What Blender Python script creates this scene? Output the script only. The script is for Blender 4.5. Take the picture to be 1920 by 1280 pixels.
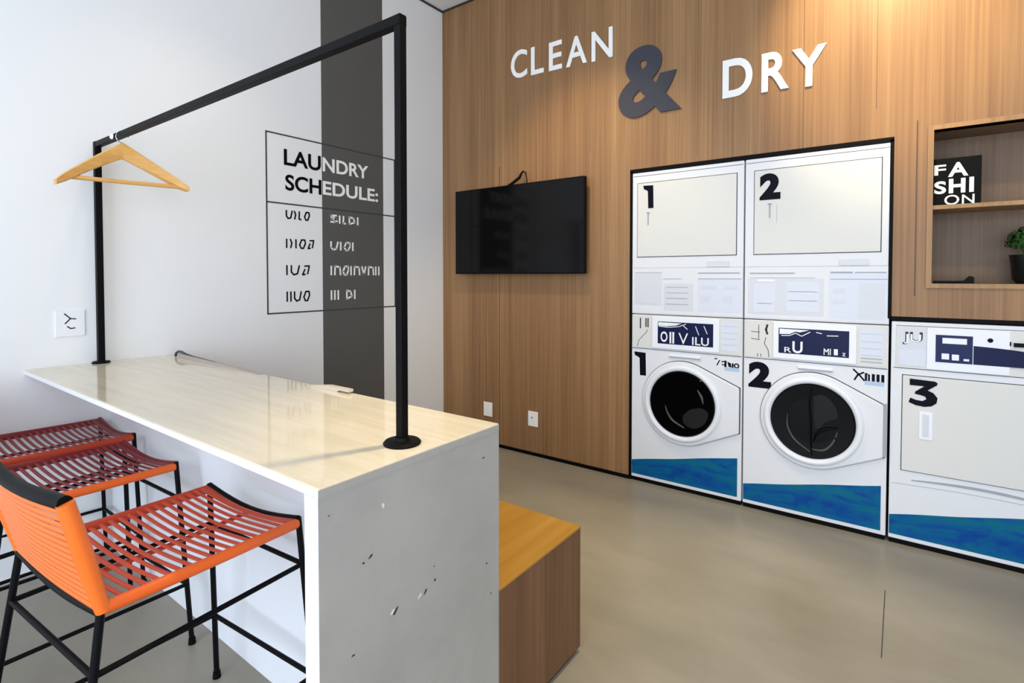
import bpy, bmesh, math, random
from mathutils import Vector, Matrix
for o in list(bpy.data.objects): bpy.data.objects.remove(o)
S = bpy.context.scene
COL = S.collection
R = math.radians
random.seed(7)

# ---------------------------------------------------------------- camera
cd = bpy.data.cameras.new('camera'); cam = bpy.data.objects.new('camera', cd); COL.objects.link(cam)
cd.sensor_width = 36; cd.sensor_fit = 'HORIZONTAL'; cd.lens = 992.4/1920*36
cd.shift_x = -4.8/1920; cd.shift_y = -(640-540.8)/1920
cam.location = (0, 0, 1.35); cam.rotation_euler = (math.pi/2-.024, 0, .6327)
cd.clip_start = .05
S.camera = cam
# ---------------------------------------------------------------- world, lights, exposure
W = bpy.data.worlds.new('World'); S.world = W; W.use_nodes = True
bg = W.node_tree.nodes['Background']; bg.inputs[0].default_value = (.72, .84, 1, 1); bg.inputs[1].default_value = 1.6
S.view_settings.view_transform = 'Standard'; S.view_settings.look = 'None'
S.view_settings.exposure = -.13; S.view_settings.gamma = 1; S.view_settings.use_curve_mapping = False

def lamp(kind, name, loc, rot, power, color, **kw):
    l = bpy.data.lights.new(name, kind); l.energy = power; l.color = color
    for k, v in kw.items(): setattr(l, k, v)
    o = bpy.data.objects.new(name, l); COL.objects.link(o); o.location = loc; o.rotation_euler = rot
    return o
# daylight entering by the shop window behind the camera
lamp('AREA', 'daylight', (-.5, -2.72, 1.6), (R(92), 0, 0), 142, (.68, .82, 1), shape='RECTANGLE', size=3.4, size_y=3.0)
# softer daylight from the side window
lamp('AREA', 'side_daylight', (2.52, -1.0, 1.7), (R(90), 0, R(90)), 82, (.90, .95, 1), shape='RECTANGLE', size=2.4, size_y=2.2)
# warm ceiling downlights (their fittings are built below)
DL = [(-.08, 2.12, 84, 50, 54), (-1.75, 2.1, 38, 76, 22), (-.72, 1.55, 74, 56, 0), (.6, 1.6, 26, 62, 34), (-2.4, 1.2, 8, 90, 0), (1.0, -.6, 5, 110, 0)]
for x, y, e, a, tilt in DL:
    lamp('SPOT', 'downlight_glow', (x, y, 3.52), (R(tilt), 0, 0), e*3.2, (1, .80, .46), spot_size=R(a), spot_blend=.7, shadow_soft_size=.06)

# ---------------------------------------------------------------- measures
XL, YW, ZC = -3.152, 3.271, 3.567
XR, YB = 2.4, -2.6

# ---------------------------------------------------------------- materials
def mat(name, col, rough=.5, spec=.5, metal=0, noise=0, nscale=20, bump=0, bscale=200, coat=0):
    m = bpy.data.materials.new(name); m.use_nodes = True; nt = m.node_tree; b = nt.nodes['Principled BSDF']
    c = tuple((x/12.92 if x <= .04045 else ((x+.055)/1.055)**2.4) for x in [k/255 for k in col])
    b.inputs['Base Color'].default_value = (*c, 1); b.inputs['Roughness'].default_value = rough
    b.inputs['Specular IOR Level'].default_value = spec; b.inputs['Metallic'].default_value = metal
    b.inputs['Coat Weight'].default_value = coat
    tc = nt.nodes.new('ShaderNodeTexCoord')
    n = nt.nodes.new('ShaderNodeTexNoise'); n.inputs['Scale'].default_value = nscale; n.inputs['Detail'].default_value = 5
    nt.links.new(tc.outputs['Object'], n.inputs['Vector'])
    mr = nt.nodes.new('ShaderNodeMapRange'); mr.inputs[3].default_value = 1-noise; mr.inputs[4].default_value = 1+noise
    nt.links.new(n.outputs['Fac'], mr.inputs[0])
    mx = nt.nodes.new('ShaderNodeVectorMath'); mx.operation = 'SCALE'; mx.inputs[0].default_value = c
    nt.links.new(mr.outputs[0], mx.inputs['Scale']); nt.links.new(mx.outputs[0], b.inputs['Base Color'])
    if bump:
        n2 = nt.nodes.new('ShaderNodeTexNoise'); n2.inputs['Scale'].default_value = bscale
        nt.links.new(tc.outputs['Object'], n2.inputs['Vector'])
        bp = nt.nodes.new('ShaderNodeBump'); bp.inputs['Strength'].default_value = bump; bp.inputs['Distance'].default_value = .002
        nt.links.new(n2.outputs['Fac'], bp.inputs['Height']); nt.links.new(bp.outputs[0], b.inputs['Normal'])
    return m

def ramp(nt, stops):
    r = nt.nodes.new('ShaderNodeValToRGB'); e = r.color_ramp.elements
    while len(e) < len(stops): e.new(.5)
    for k, (p, c) in enumerate(stops):
        e[k].position = p
        e[k].color = (*[((x/255+.055)/1.055)**2.4 for x in c], 1)
    return r

def wood(name, stops, axis='Z', joints=(), rough=.45, fine=70., coarse=9., contrast=1., spec=.35):
    """straight-grained veneer, grain running along `axis`"""
    m = bpy.data.materials.new(name); m.use_nodes = True; nt = m.node_tree; b = nt.nodes['Principled BSDF']; L = nt.links.new
    tc = nt.nodes.new('ShaderNodeTexCoord')
    def lay(s, along, det):
        mp = nt.nodes.new('ShaderNodeMapping')
        sc = [s, s, s]; sc['XYZ'.index(axis)] = along
        mp.inputs['Scale'].default_value = sc; L(tc.outputs['Object'], mp.inputs['Vector'])
        n = nt.nodes.new('ShaderNodeTexNoise'); n.inputs['Scale'].default_value = 1; n.inputs['Detail'].default_value = det
        n.inputs['Roughness'].default_value = .55; L(mp.outputs[0], n.inputs['Vector']); return n
    a, c, d = lay(fine, .7, 4), lay(coarse, .12, 3), lay(fine*2.2, 2.2, 2)
    m1 = nt.nodes.new('ShaderNodeMath'); m1.operation = 'MULTIPLY_ADD'; L(a.outputs['Fac'], m1.inputs[0]); m1.inputs[1].default_value = .42; m1.inputs[2].default_value = 0
    m2 = nt.nodes.new('ShaderNodeMath'); m2.operation = 'MULTIPLY_ADD'; L(c.outputs['Fac'], m2.inputs[0]); m2.inputs[1].default_value = .45; L(m1.outputs[0], m2.inputs[2])
    m3 = nt.nodes.new('ShaderNodeMath'); m3.operation = 'MULTIPLY_ADD'; L(d.outputs['Fac'], m3.inputs[0]); m3.inputs[1].default_value = .13; L(m2.outputs[0], m3.inputs[2])
    rp = ramp(nt, stops); L(m3.outputs[0], rp.inputs[0]); out = rp.outputs[0]
    if joints:
        sx = nt.nodes.new('ShaderNodeSeparateXYZ'); L(tc.outputs['Object'], sx.inputs[0])
        for (jx, jw, z0, z1) in joints:
            q = nt.nodes.new('ShaderNodeMath'); q.operation = 'COMPARE'; L(sx.outputs['X'], q.inputs[0]); q.inputs[1].default_value = jx; q.inputs[2].default_value = jw
            w = nt.nodes.new('ShaderNodeMath'); w.operation = 'COMPARE'; L(sx.outputs['Z'], w.inputs[0]); w.inputs[1].default_value = (z0+z1)/2; w.inputs[2].default_value = (z1-z0)/2
            k = nt.nodes.new('ShaderNodeMath'); k.operation = 'MULTIPLY'; L(q.outputs[0], k.inputs[0]); L(w.outputs[0], k.inputs[1])
            k2 = nt.nodes.new('ShaderNodeMath'); k2.operation = 'MULTIPLY'; L(k.outputs[0], k2.inputs[0]); k2.inputs[1].default_value = .75
            mx = nt.nodes.new('ShaderNodeMixRGB'); L(k2.outputs[0], mx.inputs[0]); L(out, mx.inputs[1]); mx.inputs[2].default_value = (.05, .025, .012, 1); out = mx.outputs[0]
    L(out, b.inputs['Base Color']); b.inputs['Roughness'].default_value = rough; b.inputs['Specular IOR Level'].default_value = spec
    return m

M = {}
M['wall_white'] = mat('wall paint white', (236, 236, 236), .6, .3, noise=.012, nscale=2, bump=.08, bscale=300)
M['stripe'] = mat('dark grey paint', (90, 89, 86), .6, .3, noise=.02, nscale=3)
M['ceiling'] = mat('ceiling white', (232, 232, 230), .8, .2, noise=.01)
M['wood'] = wood('wall veneer', [(.30, (118, 82, 54)), (.44, (139, 102, 68)), (.52, (151, 113, 76)), (.60, (162, 124, 85)), (.72, (182, 145, 102))],
                 joints=[(-2.545, .004, 0, 2.2), (-1.02, .0015, 2.08, 3.5), (.048, .003, 1.25, 2.11), (-.45, .0015, 2.03, 3.5), (-1.75, .0015, 2.2, 3.5), (-.12, .0015, 2.2, 3.5)])
M['wood_frame'] = wood('niche trim veneer', [(.3, (140, 104, 66)), (.5, (164, 126, 86)), (.7, (184, 146, 104))], fine=50)
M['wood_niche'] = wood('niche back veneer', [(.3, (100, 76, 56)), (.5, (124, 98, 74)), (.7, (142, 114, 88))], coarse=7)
M['bench_side'] = wood('bench veneer', [(.3, (80, 54, 36)), (.45, (102, 71, 48)), (.55, (112, 80, 56)), (.7, (128, 94, 68))], fine=40)
M['bench_top'] = wood('bench top pine', [(.3, (140, 98, 36)), (.45, (163, 118, 46)), (.6, (176, 130, 56)), (.72, (188, 146, 74))], axis='Y', fine=22, coarse=5, rough=.35)
M['hanger_wood'] = wood('beech', [(.3, (205, 150, 78)), (.5, (226, 172, 98)), (.7, (240, 192, 122))], axis='Y', fine=60, rough=.35)
M['pale_wood'] = wood('pale wood', [(.3, (196, 178, 158)), (.5, (214, 198, 178)), (.7, (226, 212, 194))], axis='X', fine=60)
M['black'] = mat('black powder coat', (5, 5, 7), .5, .12)
M['black_matt'] = mat('black matt', (4, 4, 5), .6, .12)
M['white_enamel'] = mat('white enamel', (228, 228, 231), .45, .2)
M['door_enamel'] = mat('door enamel', (222, 220, 215), .5, .15)
M['panel_white'] = mat('white plastic', (240, 240, 244), .4, .25)
M['grey_label'] = mat('pale grey label', (216, 217, 223), .5, .3, noise=.02, nscale=60)
M['lav_label'] = mat('pale lavender label', (219, 222, 233), .5, .3, noise=.02, nscale=60)
M['text_grey'] = mat('grey print', (164, 166, 174), .6, .3)
M['seam'] = mat('seam grey', (62, 62, 66), .6, .1)
M['number'] = mat('navy black vinyl', (6, 7, 20), .5, .1)
M['navy'] = mat('navy panel', (34, 42, 84), .35, .15)
M['navy_dark'] = mat('dark navy panel', (20, 27, 66), .35, .15)
M['glass_dark'] = mat('smoked door glass', (5, 5, 6), .06, .14)
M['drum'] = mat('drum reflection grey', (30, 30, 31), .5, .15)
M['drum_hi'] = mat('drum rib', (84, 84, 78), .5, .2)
M['ring'] = mat('door ring plastic', (234, 235, 240), .25, .5)
M['chrome'] = mat('chrome', (200, 200, 205), .2, .5, metal=1)
M['light_blue'] = mat('light blue print', (178, 200, 226), .5, .3)
M['orange'] = mat('orange vinyl', (240, 112, 34), .42, .45)
M['orange_rail'] = mat('orange vinyl band', (232, 98, 30), .42, .45)
M['orange_red'] = mat('orange red cord', (205, 70, 34), .45, .45)
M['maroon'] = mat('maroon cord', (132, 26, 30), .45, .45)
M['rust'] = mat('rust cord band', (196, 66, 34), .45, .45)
M['pot'] = mat('black pot', (16, 17, 18), .4, .5)
M['leaf'] = mat('leaf green', (44, 80, 30), .55, .3, noise=.35, nscale=40)
M['letter_white'] = mat('letter white', (250, 248, 244), .4, .4)
M['letter_grey'] = mat('letter slate', (68, 69, 78), .6, .12)
M['line_grey'] = mat('painted line grey', (66, 66, 68), .6, .3)
M['socket'] = mat('socket white', (238, 238, 240), .3, .5)
M['cable'] = mat('dark cable', (52, 56, 56), .4, .5)
M['taupe'] = mat('taupe board', (178, 166, 160), .5, .4, noise=.04)
M['tv'] = mat('tv glass', (6, 6, 7), .10, .22)
M['scuff'] = mat('chipped pit', (48, 48, 50), .8, .2)
M['scuff_light'] = mat('pale chip', (206, 206, 206), .8, .2)
M['lamp_glow'] = mat('lamp lens', (255, 240, 215), .4)
_b = M['lamp_glow'].node_tree.nodes['Principled BSDF']; _b.inputs['Emission Color'].default_value = (1, .82, .6, 1); _b.inputs['Emission Strength'].default_value = 6

def concrete(name, stops, sc, rough, bump=.15, streak=1.):
    m = bpy.data.materials.new(name); m.use_nodes = True; nt = m.node_tree; b = nt.nodes['Principled BSDF']; L = nt.links.new
    tc = nt.nodes.new('ShaderNodeTexCoord'); mp = nt.nodes.new('ShaderNodeMapping'); mp.inputs['Scale'].default_value = (sc, sc*streak, sc); L(tc.outputs['Object'], mp.inputs[0])
    n = nt.nodes.new('ShaderNodeTexNoise'); n.inputs['Scale'].default_value = 1; n.inputs['Detail'].default_value = 8; n.inputs['Roughness'].default_value = .6; L(mp.outputs[0], n.inputs[0])
    rp = ramp(nt, stops); L(n.outputs['Fac'], rp.inputs[0]); L(rp.outputs[0], b.inputs['Base Color'])
    b.inputs['Roughness'].default_value = rough
    n2 = nt.nodes.new('ShaderNodeTexNoise'); n2.inputs['Scale'].default_value = 160; L(tc.outputs['Object'], n2.inputs[0])
    bp = nt.nodes.new('ShaderNodeBump'); bp.inputs['Strength'].default_value = bump; bp.inputs['Distance'].default_value = .0015; L(n2.outputs['Fac'], bp.inputs['Height']); L(bp.outputs[0], b.inputs['Normal'])
    return m
M['floor'] = concrete('polished floor', [(.3, (135, 128, 112)), (.5, (147, 139, 123)), (.7, (158, 149, 132))], 1.1, .34, .03, 2.2)
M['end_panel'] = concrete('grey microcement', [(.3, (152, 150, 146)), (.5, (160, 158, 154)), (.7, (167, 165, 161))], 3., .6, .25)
M['counter_white'] = concrete('white microcement', [(.3, (242, 242, 244)), (.5, (245, 245, 247)), (.7, (247, 247, 249))], 3., .55, .1)
M['counter_top'] = concrete('cream stone', [(.3, (218, 204, 178)), (.48, (223, 210, 185)), (.56, (226, 213, 189)), (.7, (229, 217, 194))], 2.2, .07, .01, 14.)

def water(name):
    m = bpy.data.materials.new(name); m.use_nodes = True; nt = m.node_tree; b = nt.nodes['Principled BSDF']; L = nt.links.new
    tc = nt.nodes.new('ShaderNodeTexCoord'); mp = nt.nodes.new('ShaderNodeMapping'); mp.inputs['Scale'].default_value = (5, 5, 14); L(tc.outputs['Object'], mp.inputs[0])
    n = nt.nodes.new('ShaderNodeTexNoise'); n.inputs['Scale'].default_value = 1; n.inputs['Detail'].default_value = 6; n.inputs['Roughness'].default_value = .65; n.inputs['Distortion'].default_value = .6; L(mp.outputs[0], n.inputs[0])
    rp = ramp(nt, [(.30, (0, 50, 136)), (.42, (0, 74, 142)), (.50, (0, 90, 140)), (.60, (2, 100, 130)), (.74, (12, 106, 106))]); L(n.outputs['Fac'], rp.inputs[0]); L(rp.outputs[0], b.inputs['Base Color'])
    b.inputs['Roughness'].default_value = .45; b.inputs['Specular IOR Level'].default_value = .15
    return m
M['water'] = water('sea photograph print')

# ---------------------------------------------------------------- mesh helpers
class MB:
    def __init__(s): s.bm = bmesh.new()
    def box(s, x0, x1, y0, y1, z0, z1, bev=0):
        t = bmesh.new(); bmesh.ops.create_cube(t, size=1)
        for v in t.verts: v.co = Vector(((x0+x1)/2+v.co.x*(x1-x0), (y0+y1)/2+v.co.y*(y1-y0), (z0+z1)/2+v.co.z*(z1-z0)))
        if bev: bmesh.ops.bevel(t, geom=t.edges[:]+t.verts[:], offset=bev, segments=2, profile=.5, affect='EDGES')
        return s.add(t)
    def add(s, t):
        me = bpy.data.meshes.new('tmp'); t.to_mesh(me); t.free(); s.bm.from_mesh(me); bpy.data.meshes.remove(me); return s
    def tube(s, pts, r, seg=10, flat=1., closed_caps=True, up=Vector((0, 0, 1)), square=False):
        """swept tube through points; r number or list; flat squashes along `up`"""
        pts = [Vector(p) for p in pts]; n = len(pts); rs = r if isinstance(r, (list, tuple)) else [r]*n
        if square: seg = 4
        rings = []
        for i, p in enumerate(pts):
            d = (pts[min(i+1, n-1)]-pts[max(i-1, 0)]).normalized()
            if 0 < i < n-1:
                d1 = (pts[i]-pts[i-1]).normalized(); d2 = (pts[i+1]-pts[i]).normalized(); cosh = max(.35, math.cos(d1.angle(d2)/2))
            else: cosh = 1
            u = up if abs(d.dot(up)) < .95 else Vector((1, 0, 0))
            a = d.cross(u).normalized(); b = a.cross(d).normalized()
            ring = []
            for k in range(seg):
                t = 2*math.pi*(k+(.5 if square else 0))/seg; rr = rs[i]*(math.sqrt(2) if square else 1)
                off = a*math.cos(t)*rr + b*math.sin(t)*rr*flat
                ring.append(s.bm.verts.new(p+off))
            rings.append(ring)
        for i in range(n-1):
            for k in range(seg):
                s.bm.faces.new((rings[i][k], rings[i][(k+1) % seg], rings[i+1][(k+1) % seg], rings[i+1][k]))
        if closed_caps:
            s.bm.faces.new(rings[0][::-1]); s.bm.faces.new(rings[-1])
        return s
    def prism(s, pts, y0, y1, plane='XZ'):
        """polygon extruded between y0 and y1 (third axis)"""
        def P(a, b, c): return {'XZ': (a, c, b), 'XY': (a, b, c), 'YZ': (c, a, b)}[plane]
        f = [s.bm.verts.new(P(a, b, y0)) for a, b in pts]; g = [s.bm.verts.new(P(a, b, y1)) for a, b in pts]; n = len(pts)
        s.bm.faces.new(f); s.bm.faces.new(g[::-1])
        for k in range(n): s.bm.faces.new((f[k], g[k], g[(k+1) % n], f[(k+1) % n]))
        return s
    def lathe(s, prof, c, axis='Y', seg=64, sx=1., sz=1.):
        """profile [(radius, along)] revolved round axis through c"""
        rings = []
        for r, h in prof:
            ring = []
            for k in range(seg):
                t = 2*math.pi*k/seg; a, b = r*math.cos(t)*sx, r*math.sin(t)*sz
                p = (c[0]+a, c[1]+h, c[2]+b) if axis == 'Y' else (c[0]+a, c[1]+b, c[2]+h)
                ring.append(s.bm.verts.new(p))
            rings.append(ring)
        for i in range(len(rings)-1):
            for k in range(seg): s.bm.faces.new((rings[i][k], rings[i][(k+1) % seg], rings[i+1][(k+1) % seg], rings[i+1][k]))
        if prof[0][0] > 1e-4: s.bm.faces.new(rings[0])
        if prof[-1][0] > 1e-4: s.bm.faces.new(rings[-1][::-1])
        return s
    def build(s, name, m, parent=None, smooth=False, bevel=0):
        bmesh.ops.remove_doubles(s.bm, verts=s.bm.verts, dist=1e-6)
        bmesh.ops.recalc_face_normals(s.bm, faces=s.bm.faces)
        me = bpy.data.meshes.new(name); s.bm.to_mesh(me); s.bm.free(); me.materials.append(M[m] if isinstance(m, str) else m)
        if smooth:
            me.polygons.foreach_set('use_smooth', [True]*len(me.polygons)); me.set_sharp_from_angle(angle=R(40))
        o = bpy.data.objects.new(name, me); COL.objects.link(o)
        if parent is not None: o.parent = parent
        if bevel:
            bv = o.modifiers.new('bevel', 'BEVEL'); bv.width = bevel; bv.segments = 3; bv.limit_method = 'ANGLE'
        return o

def tag(o, label=None, cat=None, group=None, kind=None):
    if label: o['label'] = label
    if cat: o['category'] = cat
    if group: o['group'] = group
    if kind: o['kind'] = kind
    return o
def thing(name, label, cat, loc=(0, 0, 0), rz=0, group=None):
    o = bpy.data.objects.new(name, None); COL.objects.link(o); o.location = loc; o.rotation_euler = (0, 0, rz); o.empty_display_size = .1
    return tag(o, label, cat, group)
def reloc(o, loc):
    """keep world-space vertices but put the object's origin at loc"""
    loc = Vector(loc); o.data.transform(Matrix.Translation(-loc)); o.location = loc; return o

def text_bm(s, box, depth, plane='XZ', at=0., bold=0., shear=0., skew=0.):
    """letters fitted to box (a0,a1,z0,z1). plane XZ: facing -Y with back on Y=at; plane YZ: facing +X on X=at"""
    cu = bpy.data.curves.new('t', 'FONT'); cu.body = s; cu.offset = bold; cu.extrude = .001; cu.resolution_u = 6; cu.shear = shear
    to = bpy.data.objects.new('t', cu); COL.objects.link(to)
    dg = bpy.context.evaluated_depsgraph_get(); dg.update()
    me = bpy.data.meshes.new_from_object(to.evaluated_get(dg))
    bpy.data.objects.remove(to); bpy.data.curves.remove(cu)
    bm = bmesh.new(); bm.from_mesh(me); bpy.data.meshes.remove(me)
    xs = [v.co.x for v in bm.verts]; ys = [v.co.y for v in bm.verts]; x0, x1, y0, y1 = min(xs), max(xs), min(ys), max(ys)
    a0, a1, z0, z1 = box
    for v in bm.verts:
        u = (v.co.x-x0)/(x1-x0); w = (v.co.y-y0)/(y1-y0); front = v.co.z > 0
        a = a0+u*(a1-a0); z = z0+w*(z1-z0)+skew*u
        if plane == 'XZ': v.co = (a, at-(depth if front else 0), z)
        else: v.co = (at+(depth if front else 0), a, z)
    return bm
def text(mb, *a, **k): return mb.add(text_bm(*a, **k))

NUM = {'1': [(0, 1), (.96, .98), (1, 0), (.50, 0), (.46, .74), (.30, .80), (.08, .84)],
       '3': [(.03, 1.0), (.90, .97), (.99, .92), (.98, .84), (.66, .62), (.86, .54), (1.0, .37), (.97, .18), (.80, .05), (.55, .0), (.25, .03), (.0, .12), (.06, .29), (.25, .23), (.48, .21), (.62, .29), (.58, .38), (.42, .42), (.22, .45), (.22, .53), (.54, .76), (.03, .76)]}
def numeral(mb, ch, box, at):
    if ch in NUM:
        a0, a1, z0, z1 = box; mb.prism([(a0+x*(a1-a0), z0+z*(z1-z0)) for x, z in NUM[ch]], at-.0015, at)
    else: text(mb, ch, box, .0015, 'XZ', at, .06)
def strokes(mb, paths, at, r, plane='XZ', depth=.0008):
    """flat pen strokes on a wall plane"""
    for pts in paths:
        for (a, b), (c, d) in zip(pts, pts[1:]):
            dx, dz = c-a, d-b; l = math.hypot(dx, dz) or 1; nx, nz = -dz/l*r, dx/l*r; ex, ez = dx/l*r*.5, dz/l*r*.5
            q = [(a+nx-ex, b+nz-ez), (c+nx+ex, d+nz+ez), (c-nx+ex, d-nz+ez), (a-nx-ex, b-nz-ez)]
            if plane == 'XZ': mb.prism(q, at-depth, at, 'XZ')
            else: mb.prism(q, at, at+depth, 'YZ')

# ---------------------------------------------------------------- room shell
def struct(name, mb, m, parent=None, **k):
    o = mb.build(name, m, parent, **k)
    if parent is None: o['kind'] = 'structure'
    return o
fl = struct('floor', MB().box(XL-.1, XR+.1, YB-.1, 4.1, -.1, 0), 'floor')
MB().box(-.0435, -.0405, 2.25, 2.75, 0, .0006).build('expansion_joint', 'seam', fl)
struct('ceiling', MB().box(XL-.1, XR+.1, YB-.1, 4.1, ZC, ZC+.1), 'ceiling')
wl = struct('wall_left', MB().box(XL-.1, XL, YB-.1, 4.1, 0, ZC), 'wall_white')
MB().box(XL, XL+.0008, 2.1125, 2.6313, 0, ZC).build('painted_stripe', 'stripe', wl)['label'] = 'dark grey vertical painted stripe'
struct('wall_right', MB().box(XR, XR+.1, YB-.1, -2.25, 0, ZC).box(XR, XR+.1, .25, 4.1, 0, ZC).box(XR, XR+.1, -2.25, .25, 0, .55).box(XR, XR+.1, -2.25, .25, 2.85, ZC), 'wall_white')
b = MB().box(XR+.03, XR+.07, -2.25, .25, .55, .59).box(XR+.03, XR+.07, -2.25, .25, 2.81, 2.85)
for y in (-2.23, -1.0, .23): b.box(XR+.03, XR+.07, y-.02, y+.02, .59, 2.81)
struct('window_2', b, 'black')
# front of shop behind the camera: a wall with a wide window
WX0, WX1, WZ0, WZ1 = -2.3, 1.3, .15, 3.2
b = MB(); b.box(XL, WX0, YB-.1, YB, 0, ZC).box(WX1, XR, YB-.1, YB, 0, ZC).box(WX0, WX1, YB-.1, YB, 0, WZ0).box(WX0, WX1, YB-.1, YB, WZ1, ZC)
struct('wall_front', b, 'wall_white')
b = MB()
for x in (WX0+.02, (WX0+WX1)/2, WX1-.02): b.box(x-.02, x+.02, YB-.08, YB-.03, WZ0, WZ1)
b.box(WX0, WX1, YB-.08, YB-.03, WZ0, WZ0+.04).box(WX0, WX1, YB-.08, YB-.03, WZ1-.04, WZ1)
struct('window_1', b, 'black')

# wood wall with openings
OX0, OX1, OZ = -1.450, -.047, 2.033        # tall opening for the two stacks
RX1, RZ = .70, 1.135                        # low opening for machine 3
NX0, NX1, NZ0, NZ1 = .112, 1.45, 1.313, 2.052
T = .06
b = MB(); y0, y1 = YW, YW+T
b.box(XL, OX0, y0, y1, 0, ZC).box(OX0, OX1, y0, y1, OZ, ZC)
b.box(OX1, NX0, y0, y1, RZ, ZC).box(NX0, NX1, y0, y1, NZ1, ZC).box(NX0, NX1, y0, y1, RZ, NZ0).box(NX1, XR, y0, y1, RZ, ZC)
b.box(RX1, XR, y0, y1, 0, RZ)
struct('wall_back', b, 'wood')
struct('wall_rear', MB().box(XL, XR, 4.0, 4.1, 0, ZC), 'black_matt')
# niche
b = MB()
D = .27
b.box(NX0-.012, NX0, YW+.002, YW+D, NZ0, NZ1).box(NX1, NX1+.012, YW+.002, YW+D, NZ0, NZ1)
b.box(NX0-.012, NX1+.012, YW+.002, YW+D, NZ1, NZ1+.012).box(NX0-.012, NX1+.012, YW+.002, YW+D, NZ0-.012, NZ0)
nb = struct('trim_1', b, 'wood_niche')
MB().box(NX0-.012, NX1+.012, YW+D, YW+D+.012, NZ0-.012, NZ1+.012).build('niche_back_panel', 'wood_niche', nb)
b = MB(); f = .022
b.box(NX0-f, NX0, YW-.010, YW+.02, NZ0-f, NZ1+f).box(NX1, NX1+f, YW-.010, YW+.02, NZ0-f, NZ1+f)
b.box(NX0, NX1, YW-.010, YW+.02, NZ1, NZ1+f).box(NX0, NX1, YW-.010, YW+.02, NZ0-f, NZ0)
struct('trim_2', b, 'wood_frame')
sh = MB().box(NX0, NX1, YW+.015, YW+D, 1.672, 1.692, .001).build('shelf', 'wood_frame')
reloc(sh, (NX0, YW+.1, 1.672)); tag(sh, 'brown wooden shelf board across the middle of the wall niche', 'shelf')
# black reveal round the machine openings
b = MB()
b.box(OX0-.004, OX0+.012, YW-.003, YW+.05, 0, OZ).box(OX0-.004, OX1+.004, YW-.003, YW+.05, OZ-.012, OZ+.012)
b.box(OX1-.012, OX1+.004, YW-.003, YW+.05, RZ, OZ).box(OX1, RX1, YW-.003, YW+.05, RZ-.006, RZ+.012)
struct('trim_3', b, 'black_matt')
struct('baseboard_back', MB().box(XL, OX0-.004, YW-.006, YW, 0, .024), 'black_matt')
struct('trim_4', MB().box(XL, XL+.012, YB, YW, ZC-.012, ZC).box(XL+.012, XR, YW-.012, YW, ZC-.012, ZC), 'seam')

# ceiling downlight fittings
for i, (x, y, e, a, tilt) in enumerate(DL):
    t = thing('ceiling_downlight', ['round ceiling downlight closest to the washing machines', 'round ceiling downlight above the television wall', 'round ceiling downlight above the open floor',
        'round ceiling downlight right of the open floor', 'round ceiling downlight above the white counter', 'round ceiling downlight behind the viewer'][i], 'ceiling light', (x, y, ZC), 0, 'ceiling downlights')
    MB().lathe([(.065, 0), (.065, -.012), (.05, -.014), (.05, -.004)], (0, 0, 0), 'Z', 32).build('trim_ring', 'white_enamel', t, smooth=True)
    MB().lathe([(.049, -.003), (.049, -.006)], (0, 0, 0), 'Z', 32).build('lens', 'lamp_glow', t)

# ---------------------------------------------------------------- LAUNDRY SCHEDULE lettering on the left wall
px = XL+.0012
t = thing('schedule_sign', 'painted laundry schedule chart with ruled outline across white wall and grey stripe', 'wall sign', (XL, 2.23, 1.12))
def child(mb, name, m, **k):
    o = mb.build(name, m, t, **k); o.data.transform(Matrix.Translation(-Vector(t.location))); return o
FY0, FY1, F0, F1, F2 = 1.7275, 2.7405, 1.116, 1.8054, 2.2347; w = .0045
b = MB()
for (a0, a1, z0, z1) in [(FY0-w, FY0+w, F0-w, F2+w), (FY1-w, FY1+w, F0-w, F2+w), (FY0, FY1, F0-w, F0+w), (FY0, FY1, F1-w, F1+w), (FY0, FY1, F2-w, F2+w)]:
    b.box(px-.0004, px+.0006, a0, a1, z0, z1)
child(b, 'outline', 'line_grey')
for wd, bx, m_, lb in [('LAU', (1.842, 2.104, 2.048, 2.150), 'number', 'dark half of the heading'), ('SCH', (1.850, 2.107, 1.891, 1.992), 'number', 'dark half of the heading'),
                      ('NDRY', (2.118, 2.494, 2.053, 2.146), 'letter_white', 'white half of the heading'), ('EDULE:', (2.118, 2.582, 1.896, 1.988), 'letter_white', 'white half of the heading')]:
    b = MB(); text(b, wd, bx, .001, 'YZ', px, .022); child(b, 'heading', m_)['label'] = lb
GL = {'U': ([[(0, 1), (0, .3), (.3, 0), (.75, .12), (1, 1)]], .85), ')': ([[(0, 1), (.5, .55), (.1, 0)]], .35), 'L': ([[(.1, 1), (0, .05), (.6, .0)]], .5), 'O': ([[(.25, 0), (0, .4), (.35, 1), (.9, 1), (1, .6), (.65, 0), (.25, 0)]], .75),
      'S': ([[(.9, 1), (.05, .95), (.15, .55), (.8, .5), (.6, .1), (0, .1)], [(.4, .8), (1, .2)]], .8), 'D': ([[(0, 0), (0, 1), (.7, .85), (.9, .3), (0, 0)]], .8), 'I': ([[(0, 1), (0, 0)]], .12), '/': ([[(.5, 1), (0, 0)]], .35),
      'V': ([[(0, 1), (.45, .05), (.9, 1)]], .6), 'N': ([[(0, 0), (.05, 1), (.9, .9), (1, 0)]], .75), '7': ([[(.3, .95), (1, 1), (.75, .1)], [(.35, .6), (0, 0), (.4, .05)]], .75), ' ': ([], .4)}
def scrawl(mb, word, a0, a1, z0, z1, w_=.0048, gap=.34):
    tot = sum(GL[c][1] for c in word)+gap*(len(word)-1); sc = (a1-a0)/tot; a = a0
    for c in word:
        ps, wd = GL[c]
        strokes(mb, [[(a+p[0]*wd*sc, z0+p[1]*(z1-z0)) for p in path] for path in ps], px, w_, 'YZ', .001)
        a += (wd+gap)*sc
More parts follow.
